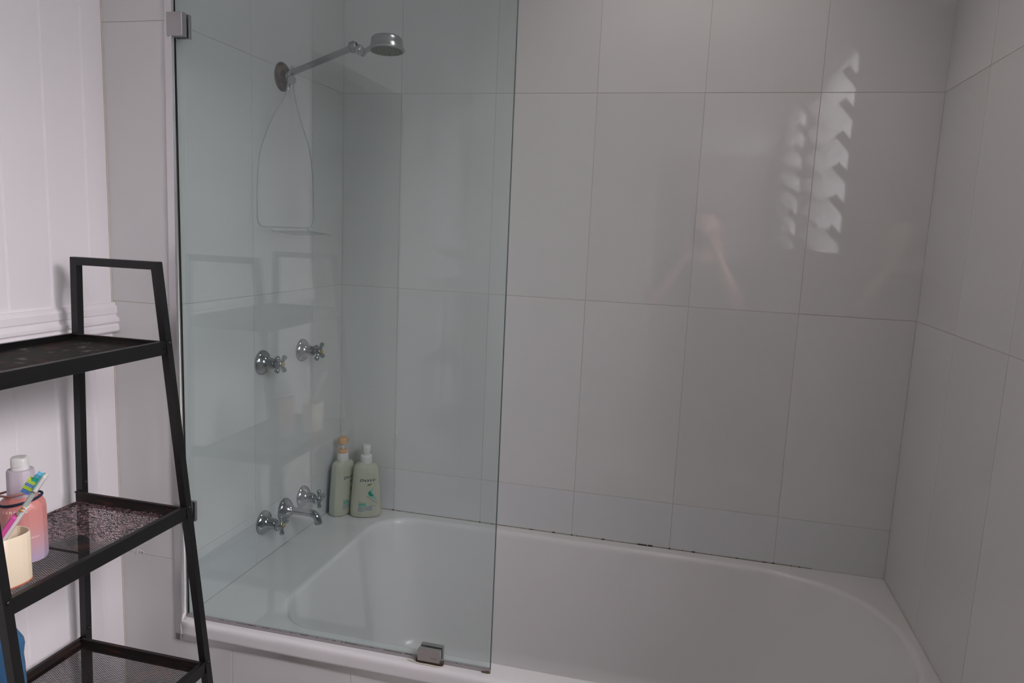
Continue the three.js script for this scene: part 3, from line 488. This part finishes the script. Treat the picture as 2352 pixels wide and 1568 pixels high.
  brs(0.1485, 0.155, 0.0165, [0.10, 0.22, 0.50]); brs(0.1555, 0.160, 0.0175, [0.48, 0.66, 0.05]); brs(0.1605, 0.166, 0.0165, [0.16, 0.30, 0.58]); brs(0.1665, 0.171, 0.0175, [0.55, 0.70, 0.08]);
  brs(0.1715, 0.179, 0.013, [0.02, 0.40, 0.30]); brs(0.1795, 0.186, 0.012, [0.12, 0.42, 0.62]);
}
{
  const t = thing('blue_bottle', 'translucent blue plastic bottle half hidden behind the near shelf leg', 'bottle', [0.080, 0.6052, 1.300]);
  const m = new THREE.MeshPhysicalMaterial({ color: col(0.09, 0.27, 0.47), roughness: 0.15, transmission: 0.6, thickness: 0, ior: 1.45 });
  obj('bottle_body', loft([{ y: 0, a: 0.026, b: 0.020 }, { y: 0.004, a: 0.032, b: 0.024 }, { y: 0.12, a: 0.0310, b: 0.024 }, { y: 0.205, a: 0.0285, b: 0.022 }, { y: 0.222, a: 0.0270, b: 0.0215 }, { y: 0.240, a: 0.0300, b: 0.0235 }, { y: 0.248, a: 0.0285, b: 0.0225 }, { y: 0.266, a: 0.016, b: 0.014 }, { y: 0.272, a: 0.011, b: 0.011 }, { y: 0.278, a: 0.0105, b: 0.0105 }], 48), m, t);
  obj('screw_cap', lathe([[0.0125, 0.276], [0.013, 0.278], [0.0125, 0.292], [0.011, 0.294], [0, 0.2945]], 28), std([0.30, 0.55, 0.75], 0.4), t);
}
{
  const s = obj('adhesive_scrap', [new RoundedBoxGeometry(0.0045, 0.0125, 0.0014, 2, 0.0006).rotateZ(-0.32).translate(-0.1215, 0.746, ZS + 0.0006), new RoundedBoxGeometry(0.012, 0.0036, 0.0014, 2, 0.0006).rotateZ(-0.38).translate(-0.1095, 0.7502, ZS + 0.0006), new RoundedBoxGeometry(0.005, 0.005, 0.0014, 2, 0.0006).rotateZ(0.5).translate(-0.1055, 0.7488, ZS + 0.0006)], std([0.80, 0.76, 0.76], 0.5));
  tag(s, 'torn white adhesive scraps stuck on the tiled strip under the middle tier', 'adhesive');
}

// ---------------------------------------------------------------- the person taking the picture (mirrored faintly in the long wall)
{
  const smin = (a, b, k) => { const h = Math.max(k - Math.abs(a - b), 0) / k; return Math.min(a, b) - h * h * k * 0.25; };
  // bones: [a, b, ra, rb, squash z]; field = smooth union of tapered capsules
  const cap = (x, y, z, [a, b, ra, rb]) => {
    const dx = b[0] - a[0], dy = b[1] - a[1], dz = b[2] - a[2], L = dx * dx + dy * dy + dz * dz;
    const t = L ? Math.max(0, Math.min(1, ((x - a[0]) * dx + (y - a[1]) * dy + (z - a[2]) * dz) / L)) : 0;
    return Math.hypot(x - a[0] - dx * t, y - a[1] - dy * t, z - a[2] - dz * t) - (ra + (rb - ra) * t);
  };
  function blob(bones, center, half, res, k, carve) {
    const mc = new MarchingCubes(res, new THREE.MeshBasicMaterial(), false, false, 160000); mc.isolation = 0; mc.reset();
    const hs = res / 2;
    for (let iz = 0; iz < res; iz++) for (let iy = 0; iy < res; iy++) for (let ix = 0; ix < res; ix++) {
      const x = center[0] + (ix - hs) / hs * half, y = center[1] + (iy - hs) / hs * half, z = center[2] + (iz - hs) / hs * half;
      let d = 1; for (const b of bones) { const e = cap(x, y, z, b); if (e < d + k) d = smin(d, e, k); }
      if (carve) d = carve(d, x, y, z);
      mc.field[ix + iy * res + iz * res * res] = -d;
    }
    mc.update();
    const n = mc.count, p = new Float32Array(n * 3);
    for (let i = 0; i < n * 3; i++) p[i] = center[i % 3] + mc.positionArray[i] * half;
    let g = new THREE.BufferGeometry(); g.setAttribute('position', new THREE.BufferAttribute(p, 3));
    g = mergeVertices(g, 1e-5); g.computeVertexNormals(); return g;
  }
  const O = [1.15, FL, 2.44], q = (x, y, z) => [x, y, z];
  const t = thing('person', 'person in dark clothes with bare forearms, mirrored faintly in the long tiled wall', 'person', O);
  const local = (g) => g.translate(-O[0], -O[1], -O[2]);
  const neck = q(1.155, 1.435, 2.425), head = q(1.150, 1.585, 2.385), chest = q(1.155, 1.25, 2.43), belly = q(1.155, 1.03, 2.43), hip = q(1.155, 0.90, 2.44);
  const shR = q(1.325, 1.375, 2.43), shL = q(0.985, 1.375, 2.43), elR = q(1.375, 1.135, 2.315), elL = q(0.865, 1.165, 2.300), wrR = q(1.226, 1.455, 2.225), wrL = q(1.035, 1.415, 2.225);
  const arms = [[shR, elR, 0.048, 0.038], [shL, elL, 0.048, 0.038], [elR, q(1.30, 1.29, 2.27), 0.040, 0.037], [q(1.30, 1.29, 2.27), wrR, 0.037, 0.026], [elL, q(0.95, 1.29, 2.262), 0.040, 0.037], [q(0.95, 1.29, 2.262), wrL, 0.037, 0.026]];
  const hipR = q(1.235, 0.86, 2.44), hipL = q(1.075, 0.86, 2.44), knR = q(1.245, 0.46, 2.425), knL = q(1.065, 0.46, 2.425), anR = q(1.25, 0.045, 2.46), anL = q(1.06, 0.045, 2.46);
  const torso = [[q(1.09, 1.33, 2.43), q(1.22, 1.33, 2.43), 0.085, 0.085], [chest, belly, 0.115, 0.105], [q(1.10, 1.25, 2.43), q(1.21, 1.25, 2.43), 0.10, 0.10], [q(1.11, 1.0, 2.43), q(1.20, 1.0, 2.43), 0.095, 0.095], [q(1.09, 0.9, 2.44), q(1.22, 0.9, 2.44), 0.10, 0.10]];
  const legs = [[hipR, knR, 0.083, 0.055], [hipL, knL, 0.083, 0.055], [knR, anR, 0.055, 0.036], [knL, anL, 0.055, 0.036]];
  const feet = [[q(1.25, 0.005, 2.47), q(1.265, -0.005, 2.30), 0.038, 0.030], [q(1.06, 0.005, 2.47), q(1.045, -0.005, 2.30), 0.038, 0.030]];
  const headB = [[q(1.150, 1.625, 2.395), q(1.150, 1.605, 2.385), 0.088, 0.085], [q(1.150, 1.56, 2.365), q(1.150, 1.53, 2.350), 0.062, 0.046], [neck, q(1.152, 1.53, 2.395), 0.056, 0.052],
    [q(1.150, 1.60, 2.302), q(1.149, 1.567, 2.288), 0.008, 0.013], [q(1.131, 1.535, 2.307), q(1.168, 1.535, 2.307), 0.006, 0.006], [q(1.063, 1.60, 2.395), q(1.063, 1.575, 2.392), 0.012, 0.009], [q(1.237, 1.60, 2.395), q(1.237, 1.575, 2.392), 0.012, 0.009]];
  const skin = std([0.66, 0.40, 0.31], 0.55), dark = std([0.055, 0.055, 0.065], 0.85), navy = std([0.03, 0.035, 0.055], 0.85);
  // hands: palm and five fingers curled round the camera body; side +1 is the person's right hand
  const hand = (w, s) => {
    const P = (x, y, z) => q(w[0] - s * x, w[1] + y, w[2] + z), B = [[w, P(0.018, 0.045, -0.014), 0.026, 0.024], [P(-0.006, 0.05, -0.012), P(0.030, 0.058, -0.016), 0.020, 0.019]];
    const f = [[0.000, 0.080, 0.95], [0.014, 0.086, 1], [0.028, 0.083, 0.97], [0.040, 0.074, 0.85]];
    for (const [x, y, l] of f) { const a = P(x - 0.006, y - 0.018, -0.018), b = P(x + 0.004, y + 0.018 * l, -0.026), c = P(x + 0.020 * l, y + 0.030 * l, -0.020), d = P(x + 0.036 * l, y + 0.030 * l, -0.008); B.push([a, b, 0.0095, 0.0088], [b, c, 0.0088, 0.0080], [c, d, 0.0080, 0.0068]); }
    B.push([P(0.012, 0.02, 0.004), P(0.034, 0.042, 0.012), 0.0125, 0.0105], [P(0.034, 0.042, 0.012), P(0.054, 0.056, 0.012), 0.0105, 0.0085]);
    return B;
  };
  const g1 = blob([...arms, [neck, q(1.155, 1.33, 2.43), 0.055, 0.06], ...torso.map(([a, b, x, y]) => [a, b, x - 0.012, y - 0.012]), ...legs.map(([a, b, x, y]) => [a, b, x - 0.01, y - 0.008]), ...feet.map(([a, b, x, y]) => [a, b, x - 0.01, y - 0.008])], [1.12, 0.80, 2.40], 0.92, 150, 0.03);
  const g2 = blob([...headB], [1.15, 1.57, 2.37], 0.165, 96, 0.022, (d, x, y, z) => { for (const ex of [1.118, 1.182]) d = Math.max(d, 0.011 - Math.hypot(x - ex, y - 1.592, z - 2.300)); return d; });
  const g3 = blob(hand(wrR, 1), [wrR[0] - 0.01, wrR[1] + 0.045, wrR[2] - 0.01], 0.11, 72, 0.012), g4 = blob(hand(wrL, -1), [wrL[0] + 0.01, wrL[1] + 0.045, wrL[2] - 0.01], 0.11, 72, 0.012);
  obj('body', local(mergeGeometries([g1, g2, g3, g4].map((g) => g.toNonIndexed()))), skin, t);
  obj('shirt', local(blob([...torso.map(([a, b, x, y]) => [a, b, x + 0.006, y + 0.006]), [shR, q(1.352, 1.245, 2.37), 0.060, 0.058], [shL, q(0.922, 1.26, 2.36), 0.060, 0.058]], [1.15, 1.12, 2.42], 0.42, 96, 0.035)), dark, t);
  obj('trousers', local(blob([...legs.map(([a, b, x, y]) => [a, b, x + 0.008, y + 0.016]), [q(1.09, 0.9, 2.44), q(1.22, 0.9, 2.44), 0.104, 0.104]], [1.15, 0.5, 2.42], 0.62, 96, 0.03)), navy, t);
  for (const f of feet) obj('shoe', local(blob([f.map((v, i) => i > 1 ? v + 0.004 : v)], [f[0][0], 0.0, 2.38], 0.16, 48, 0.01, (d, x, y) => Math.max(d, FL + 0.002 - y))), dark, t);
  obj('hair', local(blob([[q(1.150, 1.64, 2.41), q(1.150, 1.61, 2.42), 0.094, 0.094], [q(1.150, 1.58, 2.45), q(1.150, 1.48, 2.47), 0.06, 0.05]], [1.15, 1.58, 2.42], 0.2, 72, 0.03, (d, x, y, z) => Math.max(d, -(z - 2.33 - Math.max(0, 1.70 - y) * 0.45)))), std([0.03, 0.022, 0.018], 0.7), t);
  for (const ex of [1.118, 1.182]) { const e = obj('eye', new THREE.SphereGeometry(0.0115, 16, 12).translate(ex - O[0], 1.592 - O[1], 2.3120 - O[2]), M.white, t); obj('iris', new THREE.SphereGeometry(0.0052, 12, 8).translate(ex - O[0], 1.591 - O[1], 2.3050 - O[2]), std([0.05, 0.03, 0.02], 0.3), e); }
  // the camera that takes this picture, just behind the viewpoint
  const c = thing('camera', 'black camera raised in both hands of the person in dark clothes', 'camera', [1.096 + 0.012, 1.5285, 2.1551 + 0.045]);
  c.rotation.set(-0.1485, 0.2376, 0.0435, 'YXZ');
  obj('camera_body', [new RoundedBoxGeometry(0.118, 0.068, 0.034, 3, 0.007).translate(0.012, -0.002, 0.012), new RoundedBoxGeometry(0.044, 0.022, 0.032, 3, 0.006).translate(0.0, 0.036, 0.012)], std([0.02, 0.02, 0.022], 0.5), c);
  obj('lens', lathe([[0.010, 0], [0.026, 0], [0.028, 0.004], [0.028, 0.036], [0.024, 0.038]], 36).rotateX(Math.PI / 2).translate(-0.006, 0, -0.034), std([0.03, 0.03, 0.032], 0.35), c);
}

renderer.render(scene, camera);
